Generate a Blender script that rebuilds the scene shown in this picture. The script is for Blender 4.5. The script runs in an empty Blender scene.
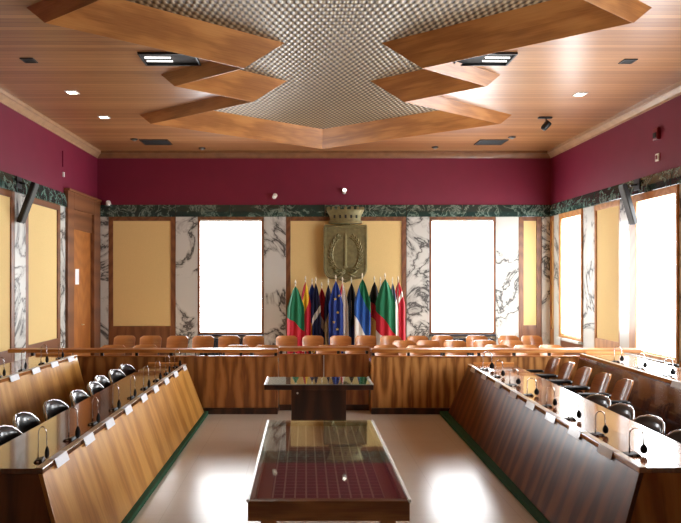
import bpy, bmesh, math, random
from mathutils import Vector, Matrix
random.seed(7)
S = bpy.context.scene
C = S.collection
PI = math.pi
FX, EYE = 640.0, 2.0
VX, VY = 305.0, 278.0

def atY(px, py, Y):
    return Vector(((px - VX) * Y / FX, Y, EYE + (VY - py) * Y / FX))

def atZ(px, py, Z):
    Y = FX * (EYE - Z) / (py - VY)
    return Vector(((px - VX) * Y / FX, Y, Z))

# ------------------------------------------------------------------ materials
def srgb(r, g, b):
    f = lambda c: (c / 255 / 12.92) if c / 255 <= 0.04045 else ((c / 255 + 0.055) / 1.055) ** 2.4
    return (f(r), f(g), f(b), 1.0)

class NT:
    def __init__(self, name):
        self.m = bpy.data.materials.new(name)
        self.m.use_nodes = True
        self.t = self.m.node_tree
        self.p = self.t.nodes['Principled BSDF']
    def n(self, typ, **kw):
        nd = self.t.nodes.new(typ)
        for k, v in kw.items():
            setattr(nd, k, v)
        return nd
    def l(self, a, b):
        self.t.links.new(a, b)
    def math(self, op, a, b=None, c=None):
        nd = self.n('ShaderNodeMath', operation=op)
        for i, v in enumerate((a, b, c)):
            if v is None:
                continue
            if isinstance(v, (int, float)):
                nd.inputs[i].default_value = v
            else:
                self.l(v, nd.inputs[i])
        return nd.outputs[0]
    def comb(self, x, y, z):
        nd = self.n('ShaderNodeCombineXYZ')
        for i, v in enumerate((x, y, z)):
            if isinstance(v, (int, float)):
                nd.inputs[i].default_value = v
            else:
                self.l(v, nd.inputs[i])
        return nd.outputs[0]
    def obj(self):
        tc = self.n('ShaderNodeTexCoord')
        sp = self.n('ShaderNodeSeparateXYZ')
        self.l(tc.outputs['Object'], sp.inputs[0])
        return tc.outputs['Object'], sp.outputs[0], sp.outputs[1], sp.outputs[2]
    def noise(self, vec, scale, detail=4, rough=0.5, dist=0.0):
        nd = self.n('ShaderNodeTexNoise')
        nd.inputs['Scale'].default_value = scale
        nd.inputs['Detail'].default_value = detail
        nd.inputs['Roughness'].default_value = rough
        nd.inputs['Distortion'].default_value = dist
        self.l(vec, nd.inputs['Vector'])
        return nd.outputs['Fac']
    def ramp(self, fac, stops, interp='LINEAR'):
        nd = self.n('ShaderNodeValToRGB')
        cr = nd.color_ramp
        cr.interpolation = interp
        while len(cr.elements) < len(stops):
            cr.elements.new(0.5)
        for e, (p, c) in zip(cr.elements, stops):
            e.position = p
            e.color = c
        self.l(fac, nd.inputs[0])
        return nd.outputs[0]
    def bump(self, h, strength=0.2, dist=0.01):
        nd = self.n('ShaderNodeBump')
        nd.inputs['Strength'].default_value = strength
        nd.inputs['Distance'].default_value = dist
        self.l(h, nd.inputs['Height'])
        self.l(nd.outputs[0], self.p.inputs['Normal'])
    def set(self, **kw):
        names = dict(rough='Roughness', metal='Metallic', coat='Coat Weight', coatr='Coat Roughness', spec='Specular IOR Level', ior='IOR')
        for k, v in kw.items():
            self.p.inputs[names[k]].default_value = v
        return self

def plain(name, rgb, rough=0.5, metal=0.0, noise=0.06, scale=40, **kw):
    t = NT(name)
    v, x, y, z = t.obj()
    c = srgb(*rgb)
    a = tuple(min(1, q * (1 + noise)) for q in c[:3]) + (1,)
    b = tuple(q * (1 - noise) for q in c[:3]) + (1,)
    col = t.ramp(t.noise(v, scale, 3), [(0.3, b), (0.7, a)])
    t.l(col, t.p.inputs['Base Color'])
    t.set(rough=rough, metal=metal, **kw)
    return t.m

def veneer(name, dark, mid, light, h='X', w=0.27, rough=0.3, coat=0.3, up='Z', freq=30.0, coatr=0.12, amp=1.0):
    """Book-matched veneer: mirrored leaves of width w along h, grain along up."""
    t = NT(name)
    v, x, y, z = t.obj()
    ax = {'X': x, 'Y': y, 'Z': z}
    hh, uu = ax[h], ax[up]
    m = t.math('PINGPONG', hh, w)
    leaf = t.math('FLOOR', t.math('DIVIDE', hh, 2 * w))
    nz = t.noise(t.comb(t.math('MULTIPLY', m, 5.0), t.math('MULTIPLY', uu, 1.1), t.math('MULTIPLY', leaf, 3.7)), 1.3, 3, 0.5)
    q = t.math('POWER', t.math('SUBTRACT', uu, 0.25), 2.0)
    ph = t.math('ADD', t.math('ADD', t.math('MULTIPLY', m, freq), t.math('MULTIPLY', nz, 9.0)), t.math('MULTIPLY', q, 5.0 if up == 'Z' else 0.0))
    band = t.math('MULTIPLY_ADD', t.math('SINE', ph), 0.5 * amp, 0.5)
    fine = t.noise(t.comb(t.math('MULTIPLY', hh, 90.0), t.math('MULTIPLY', uu, 3.0), 0.0), 1.0, 4, 0.6)
    f = t.math('ADD', t.math('MULTIPLY', band, 0.55), t.math('MULTIPLY', fine, 0.45))
    col = t.ramp(f, [(0.22, srgb(*dark)), (0.5, srgb(*mid)), (0.8, srgb(*light))])
    t.l(col, t.p.inputs['Base Color'])
    t.set(rough=rough, coat=coat, coatr=coatr)
    return t.m

def plank(name, c1, c2, seam, along='X', across='Y', w=0.11, rough=0.34):
    t = NT(name)
    v, x, y, z = t.obj()
    ax = {'X': x, 'Y': y, 'Z': z}
    a, c = ax[along], ax[across]
    row = t.math('FLOOR', t.math('DIVIDE', c, w))
    fr = t.math('FRACT', t.math('DIVIDE', c, w))
    wn = t.n('ShaderNodeTexWhiteNoise', noise_dimensions='1D')
    t.l(row, wn.inputs['W'])
    gr = t.noise(t.comb(t.math('MULTIPLY', a, 1.2), t.math('MULTIPLY', c, 30.0), row), 1.5, 4, 0.55)
    f = t.math('ADD', t.math('MULTIPLY', wn.outputs['Value'], 0.45), t.math('MULTIPLY', gr, 0.6))
    col = t.ramp(f, [(0.2, srgb(*c1)), (0.85, srgb(*c2))])
    sm = t.math('LESS_THAN', fr, 0.07)
    mx = t.n('ShaderNodeMix', data_type='RGBA')
    t.l(sm, mx.inputs[0]); t.l(col, mx.inputs[6])
    mx.inputs[7].default_value = srgb(*seam)
    t.l(mx.outputs[2], t.p.inputs['Base Color'])
    t.set(rough=rough, coat=0.15, coatr=0.25)
    return t.m

def marble(name, base, mid, vein, scale=1.6, th=0.035, rough=0.22, dens=0.5):
    t = NT(name)
    v, x, y, z = t.obj()
    n1 = t.noise(v, scale, 6, 0.6, 1.2)
    ridge = t.math('ABSOLUTE', t.math('SUBTRACT', n1, 0.5))
    mask = t.noise(v, scale * 0.8, 2, 0.5, 0.3)
    rv = t.math('ADD', ridge, t.math('MULTIPLY', t.math('MAXIMUM', t.math('SUBTRACT', dens, mask), 0.0), 1.2))
    col = t.ramp(rv, [(0.0, srgb(*vein)), (th * 0.5, srgb(*vein)), (th, srgb(*mid)), (th * 3.2, srgb(*base))])
    t.l(col, t.p.inputs['Base Color'])
    t.set(rough=rough, coat=0.2)
    return t.m

def emit(name, rgb, strength):
    t = NT(name)
    t.p.inputs['Base Color'].default_value = rgb
    t.p.inputs['Emission Color'].default_value = rgb
    t.p.inputs['Emission Strength'].default_value = strength
    t.set(rough=0.9)
    return t.m

M = {}
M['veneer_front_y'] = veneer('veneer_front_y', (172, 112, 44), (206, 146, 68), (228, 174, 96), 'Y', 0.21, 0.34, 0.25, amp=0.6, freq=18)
M['veneer_front_shaded'] = veneer('veneer_front_shaded', (80, 40, 20), (112, 62, 34), (134, 80, 46), 'Y', 0.24, 0.36, 0.12)  # darker copy of the front veneer, shade put into the colour
M['veneer_gloss_dark'] = veneer('veneer_gloss_dark', (62, 30, 16), (84, 44, 26), (98, 54, 32), 'Y', 0.5, 0.22, 0.7, amp=0.35, coatr=0.06)
M['veneer_end'] = veneer('veneer_end', (150, 86, 36), (190, 122, 60), (206, 142, 76), 'X', 0.35, 0.35, 0.2)
M['veneer_end_dark'] = veneer('veneer_end_dark', (84, 42, 16), (112, 60, 24), (130, 74, 34), 'X', 0.35, 0.4, 0.1)
M['veneer_trib'] = veneer('veneer_trib', (134, 80, 36), (186, 124, 64), (208, 150, 86), 'X', 0.13, 0.32, 0.25, freq=42)
M['veneer_trib_red'] = veneer('veneer_trib_red', (124, 72, 34), (160, 100, 50), (182, 122, 68), 'X', 0.22, 0.32, 0.25, freq=34)
M['desk_top'] = veneer('desk_top', (84, 46, 24), (116, 68, 38), (136, 84, 50), 'X', 0.6, 0.16, 0.6, up='Y', freq=14, coatr=0.06)
M['desk_top_light'] = veneer('desk_top_light', (128, 76, 40), (166, 106, 60), (186, 126, 74), 'X', 0.6, 0.16, 0.6, up='Y', freq=14, coatr=0.06)
M['rail_wood'] = veneer('rail_wood', (164, 96, 38), (200, 126, 56), (216, 148, 76), 'Z', 0.3, 0.42, 0.1, up='X', freq=30)
M['dark_wood'] = veneer('dark_wood', (40, 20, 12), (58, 30, 18), (74, 40, 24), 'X', 0.4, 0.3, 0.2)
M['frame_wood'] = veneer('frame_wood', (92, 54, 32), (122, 76, 46), (138, 90, 56), 'X', 0.4, 0.4, 0.1, amp=0.5)
M['door_wood'] = veneer('door_wood', (132, 76, 32), (164, 100, 46), (182, 118, 58), 'Y', 0.7, 0.4, 0.15, freq=9, amp=0.35)
M['frame_light'] = veneer('frame_light', (168, 110, 58), (190, 132, 74), (206, 150, 90), 'Y', 0.4, 0.4, 0.1, amp=0.5)
M['table_wood'] = veneer('table_wood', (132, 80, 34), (168, 112, 54), (186, 128, 66), 'Z', 0.5, 0.35, 0.15, up='X', freq=25)
M['ceiling_wood'] = plank('ceiling_wood', (132, 84, 48), (180, 130, 84), (88, 52, 30))
M['fascia_wood'] = veneer('fascia_wood', (140, 86, 40), (178, 118, 60), (196, 138, 76), 'Z', 0.6, 0.35, 0.2, up='X', freq=12, amp=0.7)
M['cornice_wood'] = veneer('cornice_wood', (132, 88, 60), (164, 118, 86), (182, 138, 106), 'Z', 0.6, 0.3, 0.3, up='Y', freq=12, amp=0.6)
M['cornice_sheen'] = plain('cornice_sheen', (176, 140, 106), 0.3, scale=6, noise=0.12, coat=0.4)  # side cornices: reflected light painted in as a paler wood tone
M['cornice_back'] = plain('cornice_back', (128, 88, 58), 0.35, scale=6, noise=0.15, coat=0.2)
M['edge_pale_lit'] = plain('edge_pale_lit', (206, 182, 150), 0.3, scale=20)  # pale ledge tone, also a painted highlight along the door-side edge
M['ply'] = veneer('ply', (150, 88, 42), (190, 124, 68), (208, 146, 88), 'Z', 0.35, 0.28, 0.4, up='X', freq=26, amp=0.6)
M['ply_edge'] = plain('ply_edge', (216, 172, 118), 0.45)
M['marble_white'] = marble('marble_white', (208, 209, 203), (164, 164, 158), (80, 79, 77), 1.1, 0.02, 0.3, 0.45)
M['marble_green'] = marble('marble_green', (38, 58, 54), (64, 88, 80), (116, 136, 126), 3.2, 0.022, 0.14, 0.42)
M['wine_paint'] = plain('wine_paint', (114, 17, 48), 0.55, scale=3, noise=0.05)
M['plaster'] = plain('plaster', (190, 172, 146), 0.8)
M['fabric_gold'] = plain('fabric_gold', (227, 198, 136), 0.9, scale=160, noise=0.07)
M['carpet_green'] = plain('carpet_green', (34, 80, 50), 0.95, scale=220, noise=0.3)
M['leather'] = plain('leather', (34, 37, 42), 0.3, scale=120, noise=0.2, coat=0.45)
M['black_plastic'] = plain('black_plastic', (16, 16, 17), 0.45)
M['foam'] = plain('foam', (14, 14, 15), 0.95, scale=300, noise=0.4)
M['chrome'] = plain('chrome', (205, 205, 208), 0.18, 1.0, noise=0.02)
M['alu'] = plain('alu', (214, 212, 206), 0.35, 0.9, noise=0.02)
M['white_card'] = plain('white_card', (236, 238, 244), 0.5, noise=0.02)
M['clear_card'] = plain('clear_card', (226, 224, 226), 0.15, noise=0.03)
M['white_plastic'] = plain('white_plastic', (226, 224, 218), 0.45, noise=0.02)
M['grey_plastic'] = plain('grey_plastic', (132, 130, 124), 0.45)
M['speaker_grey'] = plain('speaker_grey', (66, 64, 60), 0.7)
M['bronze'] = plain('bronze', (122, 114, 76), 0.42, 0.35, noise=0.22, scale=14)
M['bronze_light'] = plain('bronze_light', (150, 142, 100), 0.4, 0.55, noise=0.15, scale=14)
M['radiator'] = plain('radiator', (34, 38, 48), 0.5)
M['red_plastic'] = plain('red_plastic', (120, 16, 34), 0.4)
M['pole_white'] = plain('pole_white', (222, 212, 190), 0.4)
M['gold'] = plain('gold', (214, 178, 60), 0.5, noise=0.03)
M['void'] = plain('void', (14, 12, 11), 0.7)
M['window_glow'] = emit('window_glow', (0.93, 0.97, 1.0, 1), 14.0)
M['window_glow_soft'] = emit('window_glow_soft', (0.93, 0.97, 1.0, 1), 1.2)
M['lamp_glow'] = emit('lamp_glow', (1.0, 0.93, 0.82, 1), 14.0)
M['tube_glow'] = emit('tube_glow', (1.0, 0.97, 0.92, 1), 3.0)
M['spot_glow'] = emit('spot_glow', (1.0, 0.95, 0.88, 1), 2.5)

def floor_mat():
    t = NT('floor_stone')
    v, x, y, z = t.obj()
    a = t.noise(v, 1.4, 3, 0.5)
    b = t.noise(v, 60, 3, 0.6)
    f = t.math('ADD', t.math('MULTIPLY', a, 0.6), t.math('MULTIPLY', b, 0.4))
    col = t.ramp(f, [(0.2, srgb(216, 208, 192)), (0.8, srgb(230, 223, 209))])
    sx = t.math('LESS_THAN', t.math('FRACT', t.math('DIVIDE', x, 0.6)), 0.008)
    sy = t.math('LESS_THAN', t.math('FRACT', t.math('DIVIDE', y, 0.6)), 0.008)
    sm = t.math('MULTIPLY', t.math('MAXIMUM', sx, sy), 0.35)
    mx = t.n('ShaderNodeMix', data_type='RGBA')
    t.l(sm, mx.inputs[0]); t.l(col, mx.inputs[6])
    mx.inputs[7].default_value = srgb(170, 154, 132)
    t.l(mx.outputs[2], t.p.inputs['Base Color'])
    rr = t.math('MULTIPLY_ADD', a, 0.1, 0.17)
    t.l(rr, t.p.inputs['Roughness'])
    t.set(spec=0.6, coat=0.15, coatr=0.2)
    return t.m
M['floor'] = floor_mat()

def lattice_mat():
    """Woven egg-crate lattice: pale wires, dark diamond holes."""
    t = NT('lattice')
    v, x, y, z = t.obj()
    a = t.math('SINE', t.math('MULTIPLY', x, 2 * PI / 0.085))
    b = t.math('SINE', t.math('MULTIPLY', y, 2 * PI / 0.19))
    h = t.math('MULTIPLY', a, b)
    big = t.noise(v, 1.2, 3)
    f = t.math('MULTIPLY_ADD', h, 0.5, t.math('MULTIPLY_ADD', big, 0.12, 0.44))
    col = t.ramp(f, [(0.2, srgb(50, 38, 26)), (0.5, srgb(112, 96, 72)), (0.78, srgb(168, 152, 124))])
    t.l(col, t.p.inputs['Base Color'])
    t.bump(h, 0.6, 0.01)
    t.set(rough=0.38, metal=0.25)
    return t.m
M['lattice'] = lattice_mat()

def glass_mat(name, f0=0.05, rough=0.02):
    t = NT(name)
    out = t.t.nodes['Material Output']
    ge = t.n('ShaderNodeNewGeometry')
    dp = t.n('ShaderNodeVectorMath', operation='DOT_PRODUCT')
    t.l(ge.outputs['Normal'], dp.inputs[0]); t.l(ge.outputs['Incoming'], dp.inputs[1])
    k = t.math('POWER', t.math('SUBTRACT', 1.0, t.math('ABSOLUTE', dp.outputs['Value'])), 5.0)
    fr = t.math('MULTIPLY_ADD', k, 1.0 - f0, f0)
    gl = t.n('ShaderNodeBsdfGlossy'); gl.inputs['Roughness'].default_value = rough
    gl.inputs['Color'].default_value = (0.95, 0.97, 0.95, 1)
    tr = t.n('ShaderNodeBsdfTransparent'); tr.inputs['Color'].default_value = (0.94, 0.97, 0.94, 1)
    mx = t.n('ShaderNodeMixShader')
    t.l(fr, mx.inputs[0]); t.l(tr.outputs[0], mx.inputs[1]); t.l(gl.outputs[0], mx.inputs[2])
    t.l(mx.outputs[0], out.inputs['Surface'])
    return t.m
M['glass'] = glass_mat('glass', 0.06)

def board_mat():
    """Display board: rows of small maroon plates between pale lines."""
    t = NT('display_board')
    v, x, y, z = t.obj()
    cw, rh = 0.0655, 0.062
    fx = t.math('FRACT', t.math('DIVIDE', t.math('ADD', x, 0.3275), cw))
    fy = t.math('FRACT', t.math('DIVIDE', y, rh))
    lx = t.math('LESS_THAN', fx, 0.16)
    ly = t.math('LESS_THAN', fy, 0.2)
    inside = t.math('MULTIPLY', t.math('LESS_THAN', t.math('ABSOLUTE', x), 0.332), t.math('GREATER_THAN', y, -0.86))
    pl = t.noise(v, 30, 2)
    base = t.ramp(pl, [(0.3, srgb(96, 36, 42)), (0.7, srgb(116, 46, 50))])
    m1 = t.n('ShaderNodeMix', data_type='RGBA')
    t.l(t.math('MULTIPLY', ly, 0.45), m1.inputs[0]); t.l(base, m1.inputs[6]); m1.inputs[7].default_value = srgb(176, 134, 128)
    m2 = t.n('ShaderNodeMix', data_type='RGBA')
    t.l(t.math('MULTIPLY', lx, 0.7), m2.inputs[0]); t.l(m1.outputs[2], m2.inputs[6]); m2.inputs[7].default_value = srgb(194, 164, 150)
    m3 = t.n('ShaderNodeMix', data_type='RGBA')
    t.l(inside, m3.inputs[0]); m3.inputs[6].default_value = srgb(150, 98, 78); t.l(m2.outputs[2], m3.inputs[7])
    t.l(m3.outputs[2], t.p.inputs['Base Color'])
    t.set(rough=0.7)
    return t.m
M['board'] = board_mat()

def flag_mat(name, stops, slant=0.0, cross=None):
    """Cloth bands: s = v + slant*u, constant colours; cross = (u0,u1,colour) adds an upright bar."""
    t = NT(name)
    uv = t.n('ShaderNodeUVMap'); uv.uv_map = 'UVMap'
    sp = t.n('ShaderNodeSeparateXYZ')
    t.l(uv.outputs[0], sp.inputs[0])
    u, v = sp.outputs[0], sp.outputs[1]
    s = t.math('MULTIPLY_ADD', u, slant, v)
    col = t.ramp(s, [(p, srgb(*c)) for p, c in stops], 'CONSTANT')
    if cross:
        k = t.math('MULTIPLY', t.math('GREATER_THAN', u, cross[0]), t.math('LESS_THAN', u, cross[1]))
        mx = t.n('ShaderNodeMix', data_type='RGBA')
        t.l(k, mx.inputs[0]); t.l(col, mx.inputs[6]); mx.inputs[7].default_value = srgb(*cross[2])
        col = mx.outputs[2]
    t.l(col, t.p.inputs['Base Color'])
    t.set(rough=0.75)
    return t.m

# ------------------------------------------------------------------ mesh helpers
class MB:
    def __init__(self):
        self.bm = bmesh.new()
    def hexa(self, b, t):
        """Eight corners: b = bottom four (counter-clockwise from above), t = top four."""
        vs = [self.bm.verts.new(p) for p in list(b) + list(t)]
        for f in ((3, 2, 1, 0), (4, 5, 6, 7), (0, 1, 5, 4), (1, 2, 6, 5), (2, 3, 7, 6), (3, 0, 4, 7)):
            self.bm.faces.new([vs[i] for i in f])
        return self
    def box(self, x0, x1, y0, y1, z0, z1):
        x0, x1 = min(x0, x1), max(x0, x1); y0, y1 = min(y0, y1), max(y0, y1); z0, z1 = min(z0, z1), max(z0, z1)
        return self.hexa([(x0, y0, z0), (x1, y0, z0), (x1, y1, z0), (x0, y1, z0)],
                         [(x0, y0, z1), (x1, y0, z1), (x1, y1, z1), (x0, y1, z1)])
    def prism(self, pts, d):
        """Planar polygon pts extruded by the vector d."""
        d = Vector(d)
        a = [self.bm.verts.new(p) for p in pts]
        b = [self.bm.verts.new(Vector(p) + d) for p in pts]
        self.bm.faces.new(list(reversed(a))); self.bm.faces.new(b)
        n = len(pts)
        for i in range(n):
            self.bm.faces.new((a[i], a[(i + 1) % n], b[(i + 1) % n], b[i]))
        return self
    def rings(self, rings, cap=True, closed=True):
        R = [[self.bm.verts.new(p) for p in r] for r in rings]
        n = len(R[0])
        for a, b in zip(R, R[1:]):
            for i in range(n if closed else n - 1):
                j = (i + 1) % n
                self.bm.faces.new((a[i], a[j], b[j], b[i]))
        if cap:
            self.bm.faces.new(list(reversed(R[0]))); self.bm.faces.new(R[-1])
        return self
    def tube(self, path, r, n=8):
        path = [Vector(p) for p in path]
        rr = r if isinstance(r, (list, tuple)) else [r] * len(path)
        rings = []
        ref = Vector((0.31, 0.87, 0.38)).normalized()
        prev = None
        for i, p in enumerate(path):
            d = (path[min(i + 1, len(path) - 1)] - path[max(i - 1, 0)]).normalized()
            if prev is None:
                u = d.cross(ref).normalized()
            else:
                u = (prev - d * prev.dot(d)).normalized()
            prev = u
            w = d.cross(u)
            rings.append([p + (u * math.cos(2 * PI * k / n) + w * math.sin(2 * PI * k / n)) * rr[i] for k in range(n)])
        return self.rings(rings)
    def lathe(self, prof, c=(0, 0, 0), n=16, axis='Z'):
        rings = []
        for r, h in prof:
            ring = []
            for k in range(n):
                a = 2 * PI * k / n
                p = (r * math.cos(a), r * math.sin(a), h)
                if axis == 'Y':
                    p = (p[0], h, -p[1])
                ring.append(Vector(c) + Vector(p))
            rings.append(ring)
        return self.rings(rings)
    def build(self, name, mat, parent=None, bevel=0.0, smooth=False, seg=2, sub=0, solid=0.0, loc=None):
        bmesh.ops.recalc_face_normals(self.bm, faces=self.bm.faces)
        me = bpy.data.meshes.new(name)
        self.bm.to_mesh(me); self.bm.free()
        for m in (mat if isinstance(mat, list) else [mat]):
            me.materials.append(m)
        if smooth:
            for p in me.polygons:
                p.use_smooth = True
        o = bpy.data.objects.new(name, me)
        C.objects.link(o)
        if parent:
            o.parent = parent
        if loc:
            o.location = loc
        if solid:
            md = o.modifiers.new('solid', 'SOLIDIFY'); md.thickness = solid; md.offset = 0
        if bevel:
            md = o.modifiers.new('bevel', 'BEVEL'); md.width = bevel; md.segments = seg
            md.limit_method = 'ANGLE'; md.angle_limit = 0.6
        if sub:
            md = o.modifiers.new('sub', 'SUBSURF'); md.levels = sub; md.render_levels = sub
        return o

def tag(o, label, cat, group=None, kind=None):
    o['label'] = label; o['category'] = cat
    if group: o['group'] = group
    if kind: o['kind'] = kind
    return o

def thing(name, loc, label, cat, rz=0.0, group=None):
    o = bpy.data.objects.new(name, None)
    o.empty_display_size = 0.1
    C.objects.link(o)
    o.location = loc; o.rotation_euler = (0, 0, rz)
    return tag(o, label, cat, group)

def struct(o):
    o['kind'] = 'structure'
    return o

def sroot(name):
    o = bpy.data.objects.new(name, None)
    C.objects.link(o)
    o['kind'] = 'structure'
    return o

def dup(root, loc, rz, label, group=None, scale=None):
    kids = {}
    for o in S.objects:
        if o.parent is not None:
            kids.setdefault(o.parent.name, []).append(o)
    r = root.copy(); C.objects.link(r)
    r.location = loc; r.rotation_euler = (0, 0, rz)
    r['label'] = label
    if group: r['group'] = group
    if scale: r.scale = scale
    for ch in kids.get(root.name, []):
        c = ch.copy(); C.objects.link(c); c.parent = r
        for g in kids.get(ch.name, []):
            d = g.copy(); C.objects.link(d); d.parent = c
    return r

ORD = ['first', 'second', 'third', 'fourth', 'fifth', 'sixth', 'seventh', 'eighth', 'ninth', 'tenth', 'eleventh', 'twelfth',
       'thirteenth', 'fourteenth', 'fifteenth', 'sixteenth']

# ------------------------------------------------------------------ room shell
D = 14.27
XL, XR = -4.638, 5.486
YB = -2.5
ZC = 4.81
ZF0, ZF1 = 3.628, 4.676
ZG0 = 3.36
K = 0.0223

struct(MB().box(XL - 0.2, XR + 0.2, YB - 0.2, D + 0.2, -0.2, 0).build('floor', M['floor']))
struct(MB().box(XL - 0.2, XR + 0.2, D, D + 0.2, 0, 5.3).build('wall_back', M['plaster']))
struct(MB().box(XL - 0.2, XL, YB - 0.2, D, 0, 5.3).build('wall_left', M['plaster']))
struct(MB().box(XR, XR + 0.2, YB - 0.2, D, 0, 5.3).build('wall_right', M['plaster']))
struct(MB().box(XL, XR, YB - 0.2, YB, 0, 5.3).build('wall_rear', M['frame_wood']))

# star-shaped raised lattice in the plank ceiling
CX = 0.355
side = [(3.0, 11.01), (1.14, 9.64), (2.15, 8.85), (1.13, 8.09), (3.05, 6.65), (1.13, 5.24), (2.15, 4.48), (1.14, 3.69), (3.0, 2.32)]
star = [Vector((CX, 13.15))] + [Vector((CX + x, y)) for x, y in side] + [Vector((CX, 0.2))] + [Vector((CX - x, y)) for x, y in reversed(side)]

def offset(poly, d):
    """Mitred offset of a clockwise polygon, outwards for d > 0."""
    out = []
    n = len(poly)
    for i in range(n):
        a, b, c = poly[i - 1], poly[i], poly[(i + 1) % n]
        e1 = (b - a).normalized(); e2 = (c - b).normalized()
        n1 = Vector((-e1.y, e1.x)); n2 = Vector((-e2.y, e2.x))
        m = (n1 + n2).normalized()
        out.append(b + m * (d / max(0.25, m.dot(n1))))
    return out

ZS = 4.65
ZM = 4.97
INNER = -0.31
outer = offset(star, 0.12)
# plank ceiling with the star cut out of it
bm = bmesh.new()
rect = [bm.verts.new(p) for p in ((XL, YB, ZC), (XR, YB, ZC), (XR, D, ZC), (XL, D, ZC))]
hole = [bm.verts.new((p.x, p.y, ZC)) for p in outer]
ed = [bm.edges.new((rect[i], rect[(i + 1) % 4])) for i in range(4)]
ed += [bm.edges.new((hole[i], hole[(i + 1) % len(hole)])) for i in range(len(hole))]
bmesh.ops.triangle_fill(bm, use_beauty=True, use_dissolve=False, edges=ed)
mb = MB(); mb.bm.free(); mb.bm = bm
ceil = mb.build('ceiling', M['ceiling_wood']); struct(ceil)
for p in ceil.data.polygons:
    if p.normal.z > 0:
        p.flip()
# lattice panel above
mb = MB()
mb.prism([(p.x, p.y, ZM) for p in offset(star, -0.2)], (0, 0, 0.05))
lat = mb.build('ceiling_lattice', M['lattice']); struct(lat)
# fascia boards around the star
mb = MB()
inner2 = offset(star, 0.004)
n = len(star)
rings = [[(p.x, p.y, ZM) for p in offset(star, INNER)], [(p.x, p.y, ZS) for p in star], [(p.x, p.y, ZS) for p in inner2],
         [(p.x, p.y, ZC) for p in outer], [(p.x, p.y, ZM + 0.06) for p in offset(star, -0.05)], [(p.x, p.y, ZM + 0.06) for p in offset(star, INNER)]]
R = [[mb.bm.verts.new(q) for q in r] for r in rings]
for a, b in zip(R, R[1:] + R[:1]):
    for i in range(n):
        j = (i + 1) % n
        mb.bm.faces.new((a[i], a[j], b[j], b[i]))
struct(mb.build('ceiling_fascia', M['fascia_wood']))

# cornice along the three walls
def cornice(name, p0, p1, inward, mat):
    """Crown moulding swept from p0 to p1 (xy), profile pointing inward."""
    p0, p1, iw = Vector(p0), Vector(p1), Vector(inward)
    prof = [(0, ZF1 - 0.01), (0.03, ZF1 - 0.01), (0.04, ZF1 + 0.02), (0.10, ZF1 + 0.07), (0.13, ZF1 + 0.08), (0.13, ZC), (0, ZC)]
    pts = [(p0.x + iw.x * a, p0.y + iw.y * a, z) for a, z in prof]
    d = (p1.x - p0.x, p1.y - p0.y, 0)
    return struct(MB().prism(pts, d).build(name, mat))
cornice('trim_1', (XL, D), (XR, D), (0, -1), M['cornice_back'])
cornice('trim_2', (XL, YB), (XL, D), (1, 0), M['cornice_sheen'])
cornice('trim_3', (XR, YB), (XR, D), (-1, 0), M['cornice_sheen'])

# wine-red frieze and the green marble band beneath it
struct(MB().box(XL, XR, D - 0.015, D, ZF0, ZF1).build('wall_back_frieze', M['wine_paint']))
struct(MB().box(XL, XL + 0.015, YB, D, ZF0, ZF1).build('wall_left_frieze', M['wine_paint']))
struct(MB().box(XR - 0.015, XR, YB, D, ZF0, ZF1).build('wall_right_frieze', M['wine_paint']))

def bX(px):
    return (px - VX) * K

def lY(px):
    return 2968.0 / (VX - px)

def rY(px):
    return 3511.0 / (px - VX)

BAND = [(0, ZG0), (0.08, ZG0), (0.08, ZG0 + 0.11), (0.035, ZF0), (0, ZF0)]
mb = MB()
cuts = [XL, bX(176), bX(231), bX(286), bX(325), bX(406), bX(462), bX(520), XR]
for a, b in zip(cuts, cuts[1:]):
    mb.prism([(a + 0.004, D - q, z) for q, z in BAND], (b - a - 0.008, 0, 0))
struct(mb.build('trim_4', M['marble_green'], bevel=0.008))
mb = MB()
cuts = [YB, 2.0, 5.0, 7.9, 10.13, 10.52, 12.02, 12.26]
for a, b in zip(cuts, cuts[1:]):
    mb.prism([(XL + q, a + 0.006, z) for q, z in BAND], (0, b - a - 0.012, 0))
struct(mb.build('trim_5', M['marble_green'], bevel=0.008))
mb = MB()
cuts = [YB, 2.0, 5.0, 7.9, 9.46, 10.64, 12.02, 13.0, D - 0.07]
for a, b in zip(cuts, cuts[1:]):
    mb.prism([(XR - q, a + 0.006, z) for q, z in BAND], (0, b - a - 0.012, 0))
struct(mb.build('trim_6', M['marble_green'], bevel=0.008))

tn = [7]
def trim_name():
    s = 'trim_%d' % tn[0]; tn[0] += 1
    return s

# marble pilasters
for a, b in ((97, 109), (176, 198), (264, 286), (406, 429), (495, 518), (541, 551)):
    struct(MB().box(bX(a) + 0.003, bX(b) - 0.003, D - 0.05, D, 0, ZG0).build(trim_name(), M['marble_white'], bevel=0.006))
for a, b in ((12.02, 12.26), (10.13, 10.52), (7.9, 8.3), (5.2, 5.6), (2.4, 2.8)):
    struct(MB().box(XL, XL + 0.05, a, b, 0, ZG0).build(trim_name(), M['marble_white'], bevel=0.006))
for a, b in ((13.64, 13.98), (12.04, 12.52), (10.68, 11.06), (8.98, 9.30), (7.4, 7.8), (5.8, 6.2), (4.2, 4.6), (2.6, 3.0)):
    struct(MB().box(XR - 0.05, XR, a, b, 0, ZG0).build(trim_name(), M['marble_white'], bevel=0.006))

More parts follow.
